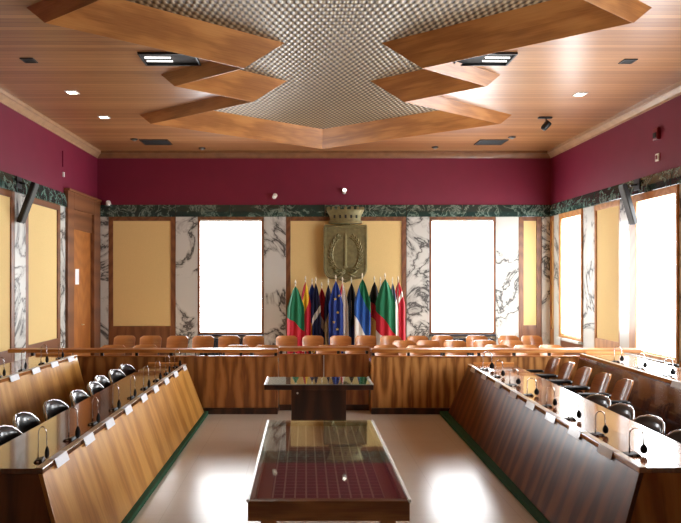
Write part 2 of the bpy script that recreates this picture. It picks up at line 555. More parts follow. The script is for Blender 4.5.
# framed fabric panels
def panel_back(px0, px1, fw, z0, ztop=ZG0, frame=M['frame_wood']):
    r = sroot(trim_name())
    x0, x1 = bX(px0) + 0.003, bX(px1) - 0.003
    m = MB()
    m.box(x0, x0 + fw, D - 0.045, D, 0, ztop); m.box(x1 - fw, x1, D - 0.045, D, 0, ztop)
    m.box(x0 + fw, x1 - fw, D - 0.045, D, ztop - 0.09, ztop)
    m.box(x0 + fw, x1 - fw, D - 0.045, D, 0, z0)
    m.build('frame', frame, r, bevel=0.006)
    MB().box(x0 + fw, x1 - fw, D - 0.022, D, z0, ztop - 0.09).build('fabric', M['fabric_gold'], r)
panel_back(109, 176, 0.10, 0.93)
panel_back(286, 406, 0.10, 0.80)
panel_back(518, 541, 0.11, 0.95)

def panel_side(left, y0, y1, fw, z0, frame):
    r = sroot(trim_name())
    a, b = (XL, XL + 0.045) if left else (XR - 0.045, XR)
    m = MB()
    m.box(a, b, y0, y0 + fw, 0, ZG0); m.box(a, b, y1 - fw, y1, 0, ZG0)
    m.box(a, b, y0 + fw, y1 - fw, ZG0 - 0.10, ZG0); m.box(a, b, y0 + fw, y1 - fw, 0, z0)
    m.build('frame', frame, r, bevel=0.006)
    c, d = (XL, XL + 0.022) if left else (XR - 0.022, XR)
    MB().box(c, d, y0 + fw, y1 - fw, z0, ZG0 - 0.10).build('fabric', M['fabric_gold'], r)
panel_side(True, 10.52, 12.02, 0.12, 0.88, M['frame_wood'])
panel_side(True, 8.3, 10.13, 0.12, 0.88, M['frame_wood'])
panel_side(True, 5.6, 7.9, 0.12, 0.88, M['frame_wood'])
panel_side(True, 2.8, 5.2, 0.12, 0.88, M['frame_wood'])
panel_side(False, 11.06, 12.04, 0.05, 0.88, M['frame_light'])
panel_side(False, 13.98, D - 0.05, 0.05, 0.88, M['frame_light'])

# windows: timber frames, glowing roller blinds
def window_back(i, px0, px1, where):
    x0, x1 = bX(px0) + 0.003, bX(px1) - 0.003
    z0, z1 = 0.75, ZG0
    r = sroot('window_%d' % i)
    m = MB()
    m.box(x0, x0 + 0.05, D - 0.05, D, z0, z1); m.box(x1 - 0.05, x1, D - 0.05, D, z0, z1)
    m.box(x0 + 0.05, x1 - 0.05, D - 0.05, D, z1 - 0.06, z1); m.box(x0 + 0.05, x1 - 0.05, D - 0.05, D, z0, z0 + 0.03)
    m.build('frame', M['frame_wood'], r, bevel=0.004)
    MB().box(x0, x1, D - 0.09, D, z0 - 0.04, z0).build('sill', M['radiator'], r, bevel=0.004)
    b = thing('roller_blind', ((x0 + x1) / 2, D - 0.03, z0), 'white sunlit roller blind in the back window ' + where, 'blind')
    w = (x1 - x0) / 2 - 0.055
    MB().box(-w, w, -0.006, 0.004, 0.05, z1 - z0 - 0.1).build('screen', M['window_glow'], b)
    MB().lathe([(0.022, -w), (0.022, w)], (0, 0, 0), 10).build('roller', M['white_plastic'], b, loc=(0, -0.006, z1 - z0 - 0.085)).rotation_euler = (0, PI / 2, 0)
    MB().box(-w, w, -0.012, 0.01, 0.034, 0.052).build('bottom_bar', M['white_plastic'], b, bevel=0.003)
    # ribbed radiator under the sill
    rd = thing('radiator', ((x0 + x1) / 2, D - 0.06, 0), 'dark ribbed radiator under the back window ' + where, 'radiator')
    m = MB()
    nf = 16
    for k in range(nf):
        c = -w + (k + 0.5) * 2 * w / nf
        m.box(c - w / nf * 0.8, c + w / nf * 0.8, -0.10, 0.02, 0.12, 0.66)
    m.box(-w, w, -0.07, -0.01, 0.15, 0.2); m.box(-w, w, -0.07, -0.01, 0.58, 0.63)
    m.build('fins', M['radiator'], rd, bevel=0.006)
    for s in (-1, 1):
        MB().box(s * w * 0.85 - 0.02, s * w * 0.85 + 0.02, -0.08, 0.0, 0.0, 0.13).build('foot', M['radiator'], rd)
window_back(1, 198, 264, 'left of the flags')
window_back(2, 429, 495, 'right of the flags')

def window_side(i, y0, y1, label, fw=0.11):
    z0, z1 = 0.75, ZG0
    r = sroot('window_%d' % i)
    m = MB()
    m.box(XR - 0.08, XR, y0, y0 + 0.05, z0, z1); m.box(XR - 0.08, XR, y1 - fw, y1, z0, z1)
    m.box(XR - 0.08, XR, y0 + 0.05, y1 - fw, z1 - 0.12, z1); m.box(XR - 0.08, XR, y0 + 0.05, y1 - fw, z0, z0 + 0.05)
    m.build('frame', M['frame_light'], r, bevel=0.005)
    MB().box(XR - 0.14, XR, y0, y1, z0 - 0.05, z0).build('sill', M['marble_white'], r, bevel=0.004)
    yc = (y0 + 0.05 + y1 - fw) / 2
    if label:
        b = thing('roller_blind', (XR - 0.035, yc, z0), label, 'blind')
    else:
        b = bpy.data.objects.new('blind', None); C.objects.link(b)
        b.parent = r; b.location = (XR - 0.035, yc, z0)
    w1 = (y1 - fw - y0 - 0.05) / 2 - 0.005; w0 = -w1
    MB().box(-0.005, 0.005, w0, w1, 0.08, z1 - z0 - 0.13).build('screen', M['window_glow'], b)
    MB().box(-0.01, 0.012, w0, w1, 0.06, 0.082).build('bottom_bar', M['white_plastic'], b, bevel=0.003)
window_side(3, 12.52, 13.64, 'white sunlit roller blind in the side window closest to the room corner')
window_side(4, 9.30, 10.68, 'white sunlit roller blind in the tall side window below the tilted loudspeaker', 0.22)
offs = [(7.8, 8.98), (6.2, 7.4), (4.6, 5.8)]  # windows out of view, repeated along the wall to light the left side
for i, (a, b) in enumerate(offs):
    window_side(5 + i, a, b, None)

# wainscot boards under the side windows
struct(MB().box(XR - 0.03, XR, 12.54, 13.66, 0, 0.70).build('baseboard_right', M['frame_wood']))
struct(MB().box(XR - 0.03, XR, 3.0, 10.64, 0, 0.70).build('baseboard_right_front', M['frame_wood']))

# door on the left wall
dr = sroot('door_1')
m = MB()
y0, y1 = 12.27, D - 0.06
m.box(XL, XL + 0.10, y0, y0 + 0.32, 0, 3.68); m.box(XL, XL + 0.10, y1 - 0.42, y1, 0, 3.68)
m.box(XL, XL + 0.10, y0 + 0.32, y1 - 0.42, 3.36, 3.68); m.box(XL, XL + 0.13, y0 - 0.0, y1, 3.68, 3.73)
m.build('frame', M['frame_wood'], dr, bevel=0.01)
MB().box(XL, XL + 0.05, y0 + 0.32, y1 - 0.42, 2.97, 3.36).build('header_panel', M['frame_wood'], dr, bevel=0.008)
ym = y0 + 0.32 + 0.56
lf = MB().box(XL, XL + 0.07, y0 + 0.325, ym, 0.01, 2.965).build('leaf', M['door_wood'], dr, bevel=0.006)
MB().tube([(XL + 0.07, ym - 0.06, 1.05), (XL + 0.12, ym - 0.06, 1.05), (XL + 0.12, ym - 0.17, 1.05)], 0.01).build('handle', M['alu'], lf)
MB().box(XL, XL + 0.02, ym + 0.004, y1 - 0.425, 0.01, 2.965).build('leaf', M['door_wood'], dr, bevel=0.006)
tag(MB().box(XL + 0.07, XL + 0.074, 12.72, 12.92, 1.87, 2.18).build('paper_notice', M['white_card']),
    'white paper notice fixed on the wooden door', 'notice')

# ------------------------------------------------------------------ ceiling fittings
def downlight(px, py, lit, label):
    Y = FX * (ZC - EYE) / (VY - py); X = (px - VX) * Y / FX
    t = thing('downlight', (X, Y, ZC), label, 'ceiling light', group='recessed ceiling lights')
    s = 0.085
    m = MB()
    m.box(-s, s, -s, -s + 0.02, -0.012, 0); m.box(-s, s, s - 0.02, s, -0.012, 0)
    m.box(-s, -s + 0.02, -s + 0.02, s - 0.02, -0.012, 0); m.box(s - 0.02, s, -s + 0.02, s - 0.02, -0.012, 0)
    m.build('trim_ring', M['white_plastic'] if lit else M['black_plastic'], t)
    MB().box(-s + 0.02, s - 0.02, -s + 0.02, s - 0.02, -0.006, 0).build('lens', M['lamp_glow'] if lit else M['void'], t)
downlight(72, 92, True, 'lit square downlight in the planks, the lit one farther from the red back frieze')
downlight(104, 117, True, 'lit square downlight in the planks, the one nearer the door corner')
downlight(29, 60, False, 'unlit square downlight beyond the two lit ones above the door wall')
downlight(580, 94, True, 'lit square downlight in the pale planks on the window side')
downlight(628, 61, False, 'unlit dark square downlight in the pale planks on the window side')

def ceil_at(px, py):
    Y = FX * (ZC - EYE) / (VY - py)
    return ((px - VX) * Y / FX, Y, ZC)

def vent(px, py, label, w=0.29, d=0.24):
    t = thing('ceiling_vent', ceil_at(px, py), label, 'vent', group='dark ceiling vents')
    m = MB()
    m.box(-w, w, -d, -d + 0.025, -0.015, 0); m.box(-w, w, d - 0.025, d, -0.015, 0)
    m.box(-w, -w + 0.025, -d + 0.025, d - 0.025, -0.015, 0); m.box(w - 0.025, w, -d + 0.025, d - 0.025, -0.015, 0)
    m.build('frame', M['black_plastic'], t)
    MB().box(-w + 0.025, w - 0.025, -d + 0.025, d - 0.025, -0.003, 0).build('backing', M['void'], t)
    m = MB()
    for k in range(7):
        y = -d + 0.05 + k * (2 * d - 0.1) / 6
        m.prism([(-w + 0.025, y - 0.02, -0.004), (-w + 0.025, y + 0.012, -0.013), (-w + 0.025, y + 0.016, -0.011), (-w + 0.025, y - 0.016, -0.003)], (2 * w - 0.05, 0, 0))
    m.build('slat', M['void'], t)
vent(156, 142, 'dark slatted ceiling vent near the back wall on the door side')
vent(491, 142, 'dark slatted ceiling vent near the back wall on the window side')

def lamp_box(px, py, label, flip):
    t = thing('ceiling_lamp', ceil_at(px, py), label, 'ceiling light', 0, 'dark fluorescent fittings by the zigzag')
    w, d = 0.36, 0.22
    m = MB()
    m.box(-w, w, -d, -d + 0.02, -0.03, 0); m.box(-w, w, d - 0.02, d, -0.03, 0)
    m.box(-w, -w + 0.02, -d + 0.02, d - 0.02, -0.03, 0); m.box(w - 0.02, w, -d + 0.02, d - 0.02, -0.03, 0)
    m.build('housing', M['black_plastic'], t)
    MB().box(-w + 0.02, w - 0.02, -d + 0.02, d - 0.02, -0.004, 0).build('backing', M['void'], t)
    for y in (-0.06, 0.07):
        MB().tube([(-w + 0.05 if flip < 0 else 0.0, y, -0.015), (0.02 if flip < 0 else w - 0.05, y, -0.018)], 0.009).build('tube', M['tube_glow'], t)
lamp_box(170, 58, 'dark lamp box with glowing tubes in the door-side notch of the zigzag', -1)
lamp_box(484, 58, 'dark lamp box with glowing tubes in the window-side notch of the zigzag', 1)

for px, py, lab in ((134, 139, 'small dark round sensor beside the door-side ceiling vent'),
                    (202, 148, 'small dark round sensor by the back cornice, door side of the zigzag tip'),
                    (512, 137, 'small dark round sensor beside the window-side ceiling vent'),
                    (435, 147, 'small dark round sensor by the back cornice, window side of the zigzag tip')):
    t = thing('ceiling_sensor', ceil_at(px, py), lab, 'sensor', group='small ceiling sensors')
    MB().lathe([(0.075, 0), (0.075, -0.012), (0.06, -0.02)], n=16).build('base', M['black_plastic'], t)
    MB().lathe([(0.045, -0.02), (0.04, -0.035), (0.015, -0.042)], n=14).build('dome', M['grey_plastic'], t, smooth=True)

t = thing('ceiling_spotlight', ceil_at(545, 117), 'black adjustable spotlight hanging from the pale plank ceiling', 'spotlight')
MB().box(-0.12, 0.12, -0.03, 0.03, -0.03, 0).build('mount', M['black_plastic'], t, bevel=0.004)
MB().tube([(0.02, 0, -0.03), (0.02, 0, -0.10)], 0.012).build('stem', M['black_plastic'], t)
h = MB().lathe([(0.035, -0.09), (0.055, -0.06), (0.06, 0.06), (0.05, 0.08)], n=16).build('lamp_head', M['black_plastic'], t, smooth=True, loc=(0.02, 0, -0.15))
h.rotation_euler = (0.3, 0.7, 0)

# frieze fittings
for px, py, lab in ((275, 197, 'small white spot lamp on the red frieze, door side of the crest'),
                    (344, 192, 'white spot lamp on the red frieze directly above the bronze crown'),
                    (110, 204, 'small white spot lamp on the red frieze above the door-side cloth panel')):
    t = thing('wall_spotlight', (bX(px), D - 0.015, EYE + (VY - py) * K), lab, 'spotlight', group='small white frieze lamps')
    MB().lathe([(0.03, 0), (0.03, -0.02), (0.012, -0.025), (0.012, -0.07)], axis='Y', n=12).build('bracket', M['white_plastic'], t)
    hd = MB().lathe([(0.028, 0.08), (0.045, 0.05), (0.05, -0.05)], axis='Y', n=14).build('lamp_head', M['white_plastic'], t, smooth=True, loc=(0, -0.12, 0.0))
    hd.rotation_euler = (-0.35, 0, 0.35 if px != 344 else 0)
    MB().lathe([(0.042, -0.051), (0.042, -0.056)], axis='Y', n=14).build('lens', M['spot_glow'] if px == 344 else M['white_plastic'], hd)
t = thing('alarm_box', (XR - 0.015, 9.92, 4.23), 'dark red alarm box on the frieze above the tall side window', 'alarm')
MB().box(-0.05, 0, -0.07, 0.07, -0.09, 0.09).build('housing', M['red_plastic'], t, bevel=0.01)
MB().box(-0.06, -0.05, -0.045, 0.045, -0.06, 0.02).build('grille', M['black_plastic'], t)
t = thing('frieze_socket', (XR - 0.015, 9.92, 3.87), 'small white socket on the frieze below the red alarm box', 'socket')
MB().box(-0.02, 0, -0.05, 0.05, -0.06, 0.06).build('plate', M['white_plastic'], t, bevel=0.006)
MB().box(-0.03, -0.02, -0.02, 0.02, -0.03, 0.03).build('cover', M['red_plastic'], t)
t = thing('cable_cover', (XL + 0.015, lY(62), 0), 'slim wine-coloured cable duct running up the frieze near the door', 'cable duct')
MB().box(0, 0.02, -0.03, 0.03, 4.12, 4.42).build('duct', M['wine_paint'], t, bevel=0.004)
MB().box(0, 0.03, -0.025, 0.025, 3.93, 4.02).build('outlet', M['white_plastic'], t, bevel=0.004)

# tilted column loudspeakers
def speaker(X, Y, sgn, label):
    """sgn +1: wall on the left, speaker leans out into the room at its top."""
    wx = XL + 0.07 if sgn > 0 else XR - 0.07
    t = thing('column_loudspeaker', (wx, Y, 3.47), label, 'loudspeaker', group='tilted wall loudspeakers')
    b = MB()
    b.box(-0.0, 0.02 * sgn, -0.09, 0.09, -0.04, 0.14)
    b.tube([(0.02 * sgn, 0, 0.05), (0.12 * sgn, 0, 0.03)], 0.02)
    b.build('bracket', M['black_plastic'], t)
    body = MB().box(-0.035, 0.035, -0.08, 0.08, -0.34, 0.34).build('cabinet', M['black_plastic'], t, bevel=0.01, loc=(0.15 * sgn, 0, -0.27))
    body.rotation_euler = (0, (0.36 if sgn > 0 else 0.28) * sgn, 0)
    gx = 0.036 * sgn
    MB().box(gx, gx + 0.01 * sgn, -0.07, 0.07, -0.32, 0.32).build('grille', M['speaker_grey'], body, bevel=0.003)
    return t
speaker(XL, 10.2, 1, 'slim grey loudspeaker tilted off the green band on the door wall')
speaker(XR, 10.42, -1, 'slim grey loudspeaker tilted off the green band on the window wall')

# ------------------------------------------------------------------ bronze crest
cr = thing('bronze_crest', (0.885, D - 0.13, 1.895), 'large green-bronze coat of arms with crown hung above the flags', 'crest')
# shield: rounded-bottom outline, domed
W, Hh = 0.475, 1.27
def shield_outline(s=1.0, y=0.0):
    pts = []
    for a in range(0, 9):   # left lower corner to the point
        th = a / 8
        pts.append((-W * s + 0.16 * s * (1 - math.cos(th * PI / 2)) , y, 0.26 * (1 - math.sin(th * PI / 2)) + 0.09))
    for x, z in ((-0.20, 0.075), (-0.10, 0.05), (0, 0.0), (0.10, 0.05), (0.20, 0.075)):
        pts.append((x * s, y, z))
    q = []
    for a in range(8, -1, -1):
        th = a / 8
        q.append((W * s - 0.16 * s * (1 - math.cos(th * PI / 2)), y, 0.26 * (1 - math.sin(th * PI / 2)) + 0.09))
    pts += q
    pts += [(W * s, y, Hh - 0.04), (W * s * 0.97, y, Hh), (W * s * 0.5, y, Hh - 0.012), (0, y, Hh), (-W * s * 0.5, y, Hh - 0.012), (-W * s * 0.97, y, Hh), (-W * s, y, Hh - 0.04)]
    zc = Hh / 2
    return [(x, yy, zc + (z - zc) * (1 if s == 1 else s)) for x, yy, z in pts]
m = MB()
m.rings([shield_outline(1, -0.0), shield_outline(1, -0.16), shield_outline(0.97, -0.185), shield_outline(0.91, -0.185), shield_outline(0.89, -0.165)])
m.build('shield', M['bronze'], cr)
m = MB()
m.prism([(-0.022, -0.165, 0.36), (0.022, -0.165, 0.36), (0.028, -0.165, 1.02), (0, -0.165, 1.09), (-0.028, -0.165, 1.02)], (0, -0.035, 0))
m.box(-0.05, 0.05, -0.19, -0.165, 0.33, 0.37)
m.build('staff', M['bronze_light'], cr, bevel=0.006)
def leaf_mesh(m, c, ang, L, w, y):
    ca, sa = math.cos(ang), math.sin(ang)
    def P(a, b, dy):
        return (c[0] + a * ca - b * sa, y + dy, c[1] + a * sa + b * ca)
    pts = [P(0, 0, 0), P(L * 0.35, w, -0.004), P(L * 0.7, w * 0.8, -0.004), P(L, 0, 0), P(L * 0.7, -w * 0.8, -0.004), P(L * 0.35, -w, -0.004)]
    mid = [P(L * 0.35, 0, -0.03), P(L * 0.7, 0, -0.026)]
    v = [m.bm.verts.new(p) for p in pts + mid]
    for f in ((0, 1, 6), (1, 2, 7, 6), (2, 3, 7), (3, 4, 7), (4, 5, 6, 7), (5, 0, 6)):
        m.bm.faces.new([v[i] for i in f])
m = MB()
for s in (-1, 1):
    path = []
    for k in range(14):
        th = k / 13
        a = -PI / 2 + s * (0.12 + th * 2.35)
        x = math.cos(a) * 0.32; z = 0.64 + math.sin(a) * 0.42
        path.append((x, -0.172, z))
        tang = a + s * PI / 2
        for off in (-0.5, 0.5, 0.05):
            leaf_mesh(m, (x, z), tang + off, 0.13, 0.03, -0.166)
    m.tube(path, 0.012, 6)
m.build('wreath', M['bronze'], cr)
m = MB()
for s in (-1, 1):
    m.tube([(0, -0.18, 0.25), (s * 0.08, -0.19, 0.30), (s * 0.20, -0.19, 0.30), (s * 0.24, -0.19, 0.25), (s * 0.16, -0.19, 0.21), (0, -0.18, 0.25)], 0.022, 6)
    m.tube([(0, -0.18, 0.25), (s * 0.10, -0.18, 0.17), (s * 0.22, -0.18, 0.13)], [0.022, 0.026, 0.012], 6)
m.build('ribbon', M['bronze'], cr, smooth=True)
for s_ in (-0.25, 0.25):
    MB().box(s_ - 0.03, s_ + 0.03, 0.0, 0.109, 0.95, 1.02).build('mount', M['bronze'], cr)
# mural crown
m = MB()
prof = [(0.33, 1.29), (0.37, 1.30), (0.37, 1.35), (0.335, 1.36), (0.345, 1.46), (0.40, 1.56), (0.41, 1.60), (0.37, 1.60), (0.30, 1.5)]
rings = []
for r, z in prof:
    rings.append([(r * math.cos(2 * PI * k / 28), -0.09 + 0.30 * r * math.sin(2 * PI * k / 28), z) for k in range(28)])
m.rings(rings)
m.box(-0.1, 0.1, -0.12, -0.02, 1.25, 1.31)
m.box(-0.1, 0.1, -0.06, 0.0, 1.25, 1.5)
cw = m.build('crown', M['bronze'], cr)
for k in range(9):
    a = PI + PI * k / 8
    x = 0.385 * math.cos(a); y = -0.09 + 0.115 * math.sin(a)
    MB().box(x - 0.03, x + 0.03, y - 0.014, y + 0.014, 1.59, 1.66).build('merlon', M['bronze'], cw, bevel=0.004)
for k in range(5):
    x = -0.24 + 0.12 * k
    y = -0.09 - 0.107 * math.sqrt(max(0, 1 - (x / 0.37) ** 2)) - 0.004
    MB().box(x - 0.02, x + 0.02, y - 0.006, y + 0.012, 1.41, 1.48).build('gate_arch', M['void'], cw)

# ------------------------------------------------------------------ flags
R_, G_, B_, W_, Y_, K_ = (188, 22, 44), (12, 112, 74), (24, 52, 128), (226, 222, 214), (232, 186, 34), (22, 20, 24)
NV = (26, 32, 72)
flag_list = [
    # px, top py, half width px, stops, slant, cross, label
    (296, 284, 7.0, [(0, G_), (0.44, R_)], -0.22, None, 'green flag with a red lower part, at the door end of the row'),
    (305, 280, 4.5, [(0, R_), (0.36, Y_), (0.70, R_)], 0.55, None, 'red flag with a broad slanting yellow stripe'),
    (312, 282, 5.0, [(0, B_), (0.50, Y_)], -0.18, None, 'dark blue flag ending in yellow at the bottom'),
    (317, 281, 3.6, [(0, NV), (0.5, W_), (0.6, NV)], 0.2, None, 'narrow navy flag with a thin white stripe'),
    (323, 286, 4.5, [(0, R_), (0.34, W_), (0.52, B_)], -0.25, None, 'furled flag in red, white and blue'),
    (329.5, 283, 3.8, [(0, NV), (0.56, (172, 150, 112))], 0.3, None, 'furled navy flag with a sand-coloured lower part'),
    (336, 279, 6.0, [(0, B_)], 0.0, None, 'royal blue flag with a few gold stars'),
    (343.5, 281, 4.2, [(0, R_), (0.45, W_)], 0.9, None, 'narrow red and white flag beside the starred blue one'),
    (351, 281, 5.0, [(0, K_), (0.75, NV)], 0.2, None, 'very dark, almost black furled flag'),
    (362, 277, 6.5, [(0, G_), (0.05, (34, 88, 168)), (0.46, W_)], -0.4, None, 'bright blue flag with green top and white hem'),
    (373, 280, 5.5, [(0, K_), (0.22, R_), (0.44, (206, 168, 92))], -0.2, None, 'black, red and gold flag'),
    (379.5, 281, 2.4, [(0, W_)], 0.0, None, 'narrow plain cream flag beside the big green one'),
    (386, 277, 8.0, [(0, G_), (0.40, R_), (0.66, W_)], -0.34, None, 'widest flag, green over red with white below'),
    (393, 281, 3.8, [(0, (70, 78, 96)), (0.5, W_)], 0.3, None, 'narrow grey and white flag behind the end of the row'),
    (399, 280, 5.0, [(0, R_), (0.34, W_), (0.42, R_)], 0.25, (0.34, 0.44, W_), 'red flag with a white cross, at the window end of the row'),
]
for i, (px, py, hw, stops, sl, cross, lab) in enumerate(flag_list):
    Yf = 13.48 if hw >= 6 else 13.88 - 0.16 * (i % 2)
    X = (px - VX) * Yf / FX
    ztop = EYE + (VY - py) * Yf / FX
    t = thing('flag', (X, Yf, 0), lab, 'flag', 0, 'flags under the bronze crest')
    lean = random.uniform(-0.03, 0.03)
    MB().tube([(0, 0, 0.02), (lean * 0.5, 0, 1.0), (lean, 0, ztop)], 0.013, 8).build('pole', M['pole_white'], t, smooth=True)
    MB().lathe([(0.006, 0), (0.02, 0.02), (0.015, 0.05), (0.004, 0.09)], (lean, 0, ztop), 8).build('finial', M['pole_white'], t, smooth=True)
    MB().lathe([(0.085, 0), (0.085, 0.015), (0.03, 0.03), (0.018, 0.08)], n=14).build('foot', M['dark_wood'], t)
    w = 1.22 * hw * Yf / FX
    L = ztop - 0.45
    m = MB()
    nu, nv = 24, 30
    ph = random.uniform(0, 6)
    uvs = {}
    grid = []
    for a in range(nv + 1):
        v = a / nv
        row = []
        sp = 0.16 + 0.84 * min(1, (v / 0.3)) ** 0.75
        for b in range(nu + 1):
            u = b / nu
            x = (u - 0.5) * 2 * w * sp + lean * (1 - v)
            fold = math.sin(u * 15 + ph + 1.5 * v) * 0.032 * sp + math.sin(u * 6 + ph * 2) * 0.02
            z = ztop - 0.04 - L * v - 0.10 * abs(u - 0.5) * (1 - v) - 0.03 * math.sin(u * 9 + ph) * v
            p = m.bm.verts.new((x, -0.05 + fold - 0.02 * v, z))
            row.append(p); uvs[p] = (u, v)
        grid.append(row)
    lay = m.bm.loops.layers.uv.new('UVMap')
    for a in range(nv):
        for b in range(nu):
            f = m.bm.faces.new((grid[a][b], grid[a][b + 1], grid[a + 1][b + 1], grid[a + 1][b]))
            for lp in f.loops:
                lp[lay].uv = uvs[lp.vert]
    cl = m.build('cloth', flag_mat('flag_cloth', stops, sl, cross), t, smooth=True, solid=0.004)
    if 'stars' in lab:
        for sx, sz in ((-0.02, 0.42), (0.03, 0.7), (0.02, 1.05), (-0.05, 0.9), (0.06, 0.35)):
            pts = []
            for k in range(10):
                r = 0.034 if k % 2 == 0 else 0.014
                pts.append((sx + r * math.sin(k * PI / 5), -0.135, ztop - sz + r * math.cos(k * PI / 5)))
            MB().prism(pts, (0, 0.05, 0)).build('star', M['gold'], cl)

# ------------------------------------------------------------------ tribune across the room
def tribune(name, X0, X1, Yf, label, veneer_m, plinth, rail_x0=None, rail_x1=None):
    t = thing(name, (0, Yf, 0), label, 'tribune')
    r0 = X0 if rail_x0 is None else rail_x0
    r1 = X1 if rail_x1 is None else rail_x1
    MB().box(r0, r1, -0.05, 0.16, 0.905, 0.956).build('top_rail', M['rail_wood'], t, bevel=0.008)
    MB().box(X0, X1, -0.02, 0.03, 0.838, 0.856).build('lower_rail', M['rail_wood'], t, bevel=0.004)
    m = MB()
    m.box(X0, X1, 0.0, 0.03, 0.09, 0.838)
    m.build('front_panel', veneer_m, t, bevel=0.003)
    if plinth:
        MB().box(X0, X1, -0.025, 0.03, 0.0, 0.09).build('plinth', M['dark_wood'], t, bevel=0.003)
    else:
        MB().box(X0, X1, 0.01, 0.03, 0.0, 0.09).build('plinth', M['dark_wood'], t)
    MB().box(X0, X1, 0.03, 0.60, 0.72, 0.75).build('worktop', M['desk_top_light'], t, bevel=0.004)
    for x in (X0, X1 - 0.03):
        MB().box(x, x + 0.03, 0.03, 0.60, 0.0, 0.72).build('side_panel', M['veneer_trib_red'], t)
    nb = max(2, round((X1 - X0) / 0.51))
    for k in range(nb + 1):
        x = X0 + 0.03 + (X1 - X0 - 0.06) * k / nb
        MB().box(x - 0.02, x + 0.02, -0.005, 0.03, 0.856, 0.905).build('bracket', M['black_plastic'], t)
    return t
Y_T = 9.41
tribune('council_tribune', -4.04, -0.40, Y_T, 'long veneered tribune front between the door wall and the central opening', M['veneer_trib_red'], True, -4.35, -0.40)
tribune('council_tribune', 0.975, 4.66, Y_T, 'long veneered tribune front between the central opening and the windows', M['veneer_trib'], True, 0.975, 4.93)
cb = tribune('council_tribune', -0.39, 0.965, Y_T + 0.25, 'short set-back middle stretch of tribune behind the small speaking desk', M['veneer_trib_red'], False)
for x in (0.27, 0.31):
    pass
MB().box(0.275, 0.29, -0.012, 0.0, 0.09, 0.838).build('pale_lit_strip', M['alu'], cb)  # bright strip standing in for the lit gap between two panels

# plywood chairs behind the tribune
def shell_back(m, w, z0, z1, depth, y, r=0.06, th=0.014):
    """Curved plywood back: bowed in plan, rounded upper corners; faces -y."""
    nu, nv = 14, 8
    F, Bk = [], []
    for a in range(nv + 1):
        v = a / nv
        z = z0 + (z1 - z0) * v
        rf, rb = [], []
        dz = max(0.0, z - (z1 - r))
        inset = r - math.sqrt(max(0, r * r - dz * dz)) if dz > 0 else 0
        hw = w / 2 - inset
        for b in range(nu + 1):
            u = -1 + 2 * b / nu
            x = u * hw
            yy = y - depth * (u * hw / (w / 2)) ** 2 + 0.10 * (v - 0.3)
            rf.append(m.bm.verts.new((x, yy, z))); rb.append(m.bm.verts.new((x, yy + th, z)))
        F.append(rf); Bk.append(rb)
    for a in range(nv):
        for b in range(nu):
            m.bm.faces.new((F[a][b], F[a][b + 1], F[a + 1][b + 1], F[a + 1][b]))
            m.bm.faces.new((Bk[a][b], Bk[a + 1][b], Bk[a + 1][b + 1], Bk[a][b + 1]))
    for b in range(nu):
        m.bm.faces.new((F[nv][b], F[nv][b + 1], Bk[nv][b + 1], Bk[nv][b]))
        m.bm.faces.new((F[0][b], Bk[0][b], Bk[0][b + 1], F[0][b + 1]))
    for a in range(nv):
        m.bm.faces.new((F[a][0], F[a + 1][0], Bk[a + 1][0], Bk[a][0]))
        m.bm.faces.new((F[a][nu], Bk[a][nu], Bk[a + 1][nu], F[a + 1][nu]))

def seat_plate(m, w, d, z, th=0.02, y=0.0, dish=0.012):
    nu, nv = 10, 10
    T, Bo = [], []
    for a in range(nv + 1):
        v = a / nv
        rt, rb = [], []
        for b in range(nu + 1):
            u = -1 + 2 * b / nu
            k = 1 - 0.10 * max(0, 2 * abs(v - 0.5) - 0.7) / 0.3
            x = u * w / 2 * k
            yy = y - d / 2 + d * v
            zz = z - dish * (1 - u * u) * math.sin(PI * min(1, v + 0.1)) - (0.03 * (max(0, 0.15 - v) / 0.15) ** 2)
            rt.append(m.bm.verts.new((x, yy, zz))); rb.append(m.bm.verts.new((x, yy, zz - th)))
        T.append(rt); Bo.append(rb)
    for a in range(nv):
        for b in range(nu):
            m.bm.faces.new((T[a][b], T[a][b + 1], T[a + 1][b + 1], T[a + 1][b]))
            m.bm.faces.new((Bo[a][b], Bo[a + 1][b], Bo[a + 1][b + 1], Bo[a][b + 1]))
    for b in range(nu):
        m.bm.faces.new((T[0][b], Bo[0][b], Bo[0][b + 1], T[0][b + 1])); m.bm.faces.new((T[nv][b], T[nv][b + 1], Bo[nv][b + 1], Bo[nv][b]))
    for a in range(nv):
        m.bm.faces.new((T[a][0], T[a + 1][0], Bo[a + 1][0], Bo[a][0])); m.bm.faces.new((T[a][nu], Bo[a][nu], Bo[a + 1][nu], T[a + 1][nu]))

def make_ply_chair(loc, label, group):
    """Faces -y (towards the camera); base on the floor."""
    t = thing('plywood_chair', loc, label, 'chair', 0, group)
    m = MB(); shell_back(m, 0.42, 0.56, 0.86, 0.07, 0.20, 0.05, 0.016); m.build('backrest', M['ply'], t, smooth=False)
    m = MB(); seat_plate(m, 0.42, 0.42, 0.45); m.build('seat', M['ply'], t, smooth=True)
    for s in (-1, 1):
        MB().tube([(s * 0.18, -0.17, 0.425), (s * 0.20, -0.20, 0.0)], 0.012).build('leg', M['black_plastic'], t)
        MB().tube([(s * 0.18, 0.16, 0.425), (s * 0.20, 0.24, 0.0)], 0.012).build('leg', M['black_plastic'], t)
        MB().tube([(s * 0.15, 0.12, 0.425), (s * 0.15, 0.20, 0.50), (s * 0.15, 0.208, 0.62)], 0.011).build('upright', M['black_plastic'], t)
    return t
rows = [
    ('rear row', 12.4, [124.6, 151, 177.5, 203.7, 229, 253.5, 287, 312.7, 340.6, 366, 391, 417, 442, 476, 509, 532]),
    ('middle row', 11.45, [404, 428, 455, 485, 511]),
    ('front row', 10.62, [113, 145, 237.6, 266, 328, 357, 385.5, 418, 497, 526, 552]),
]
ply0 = None
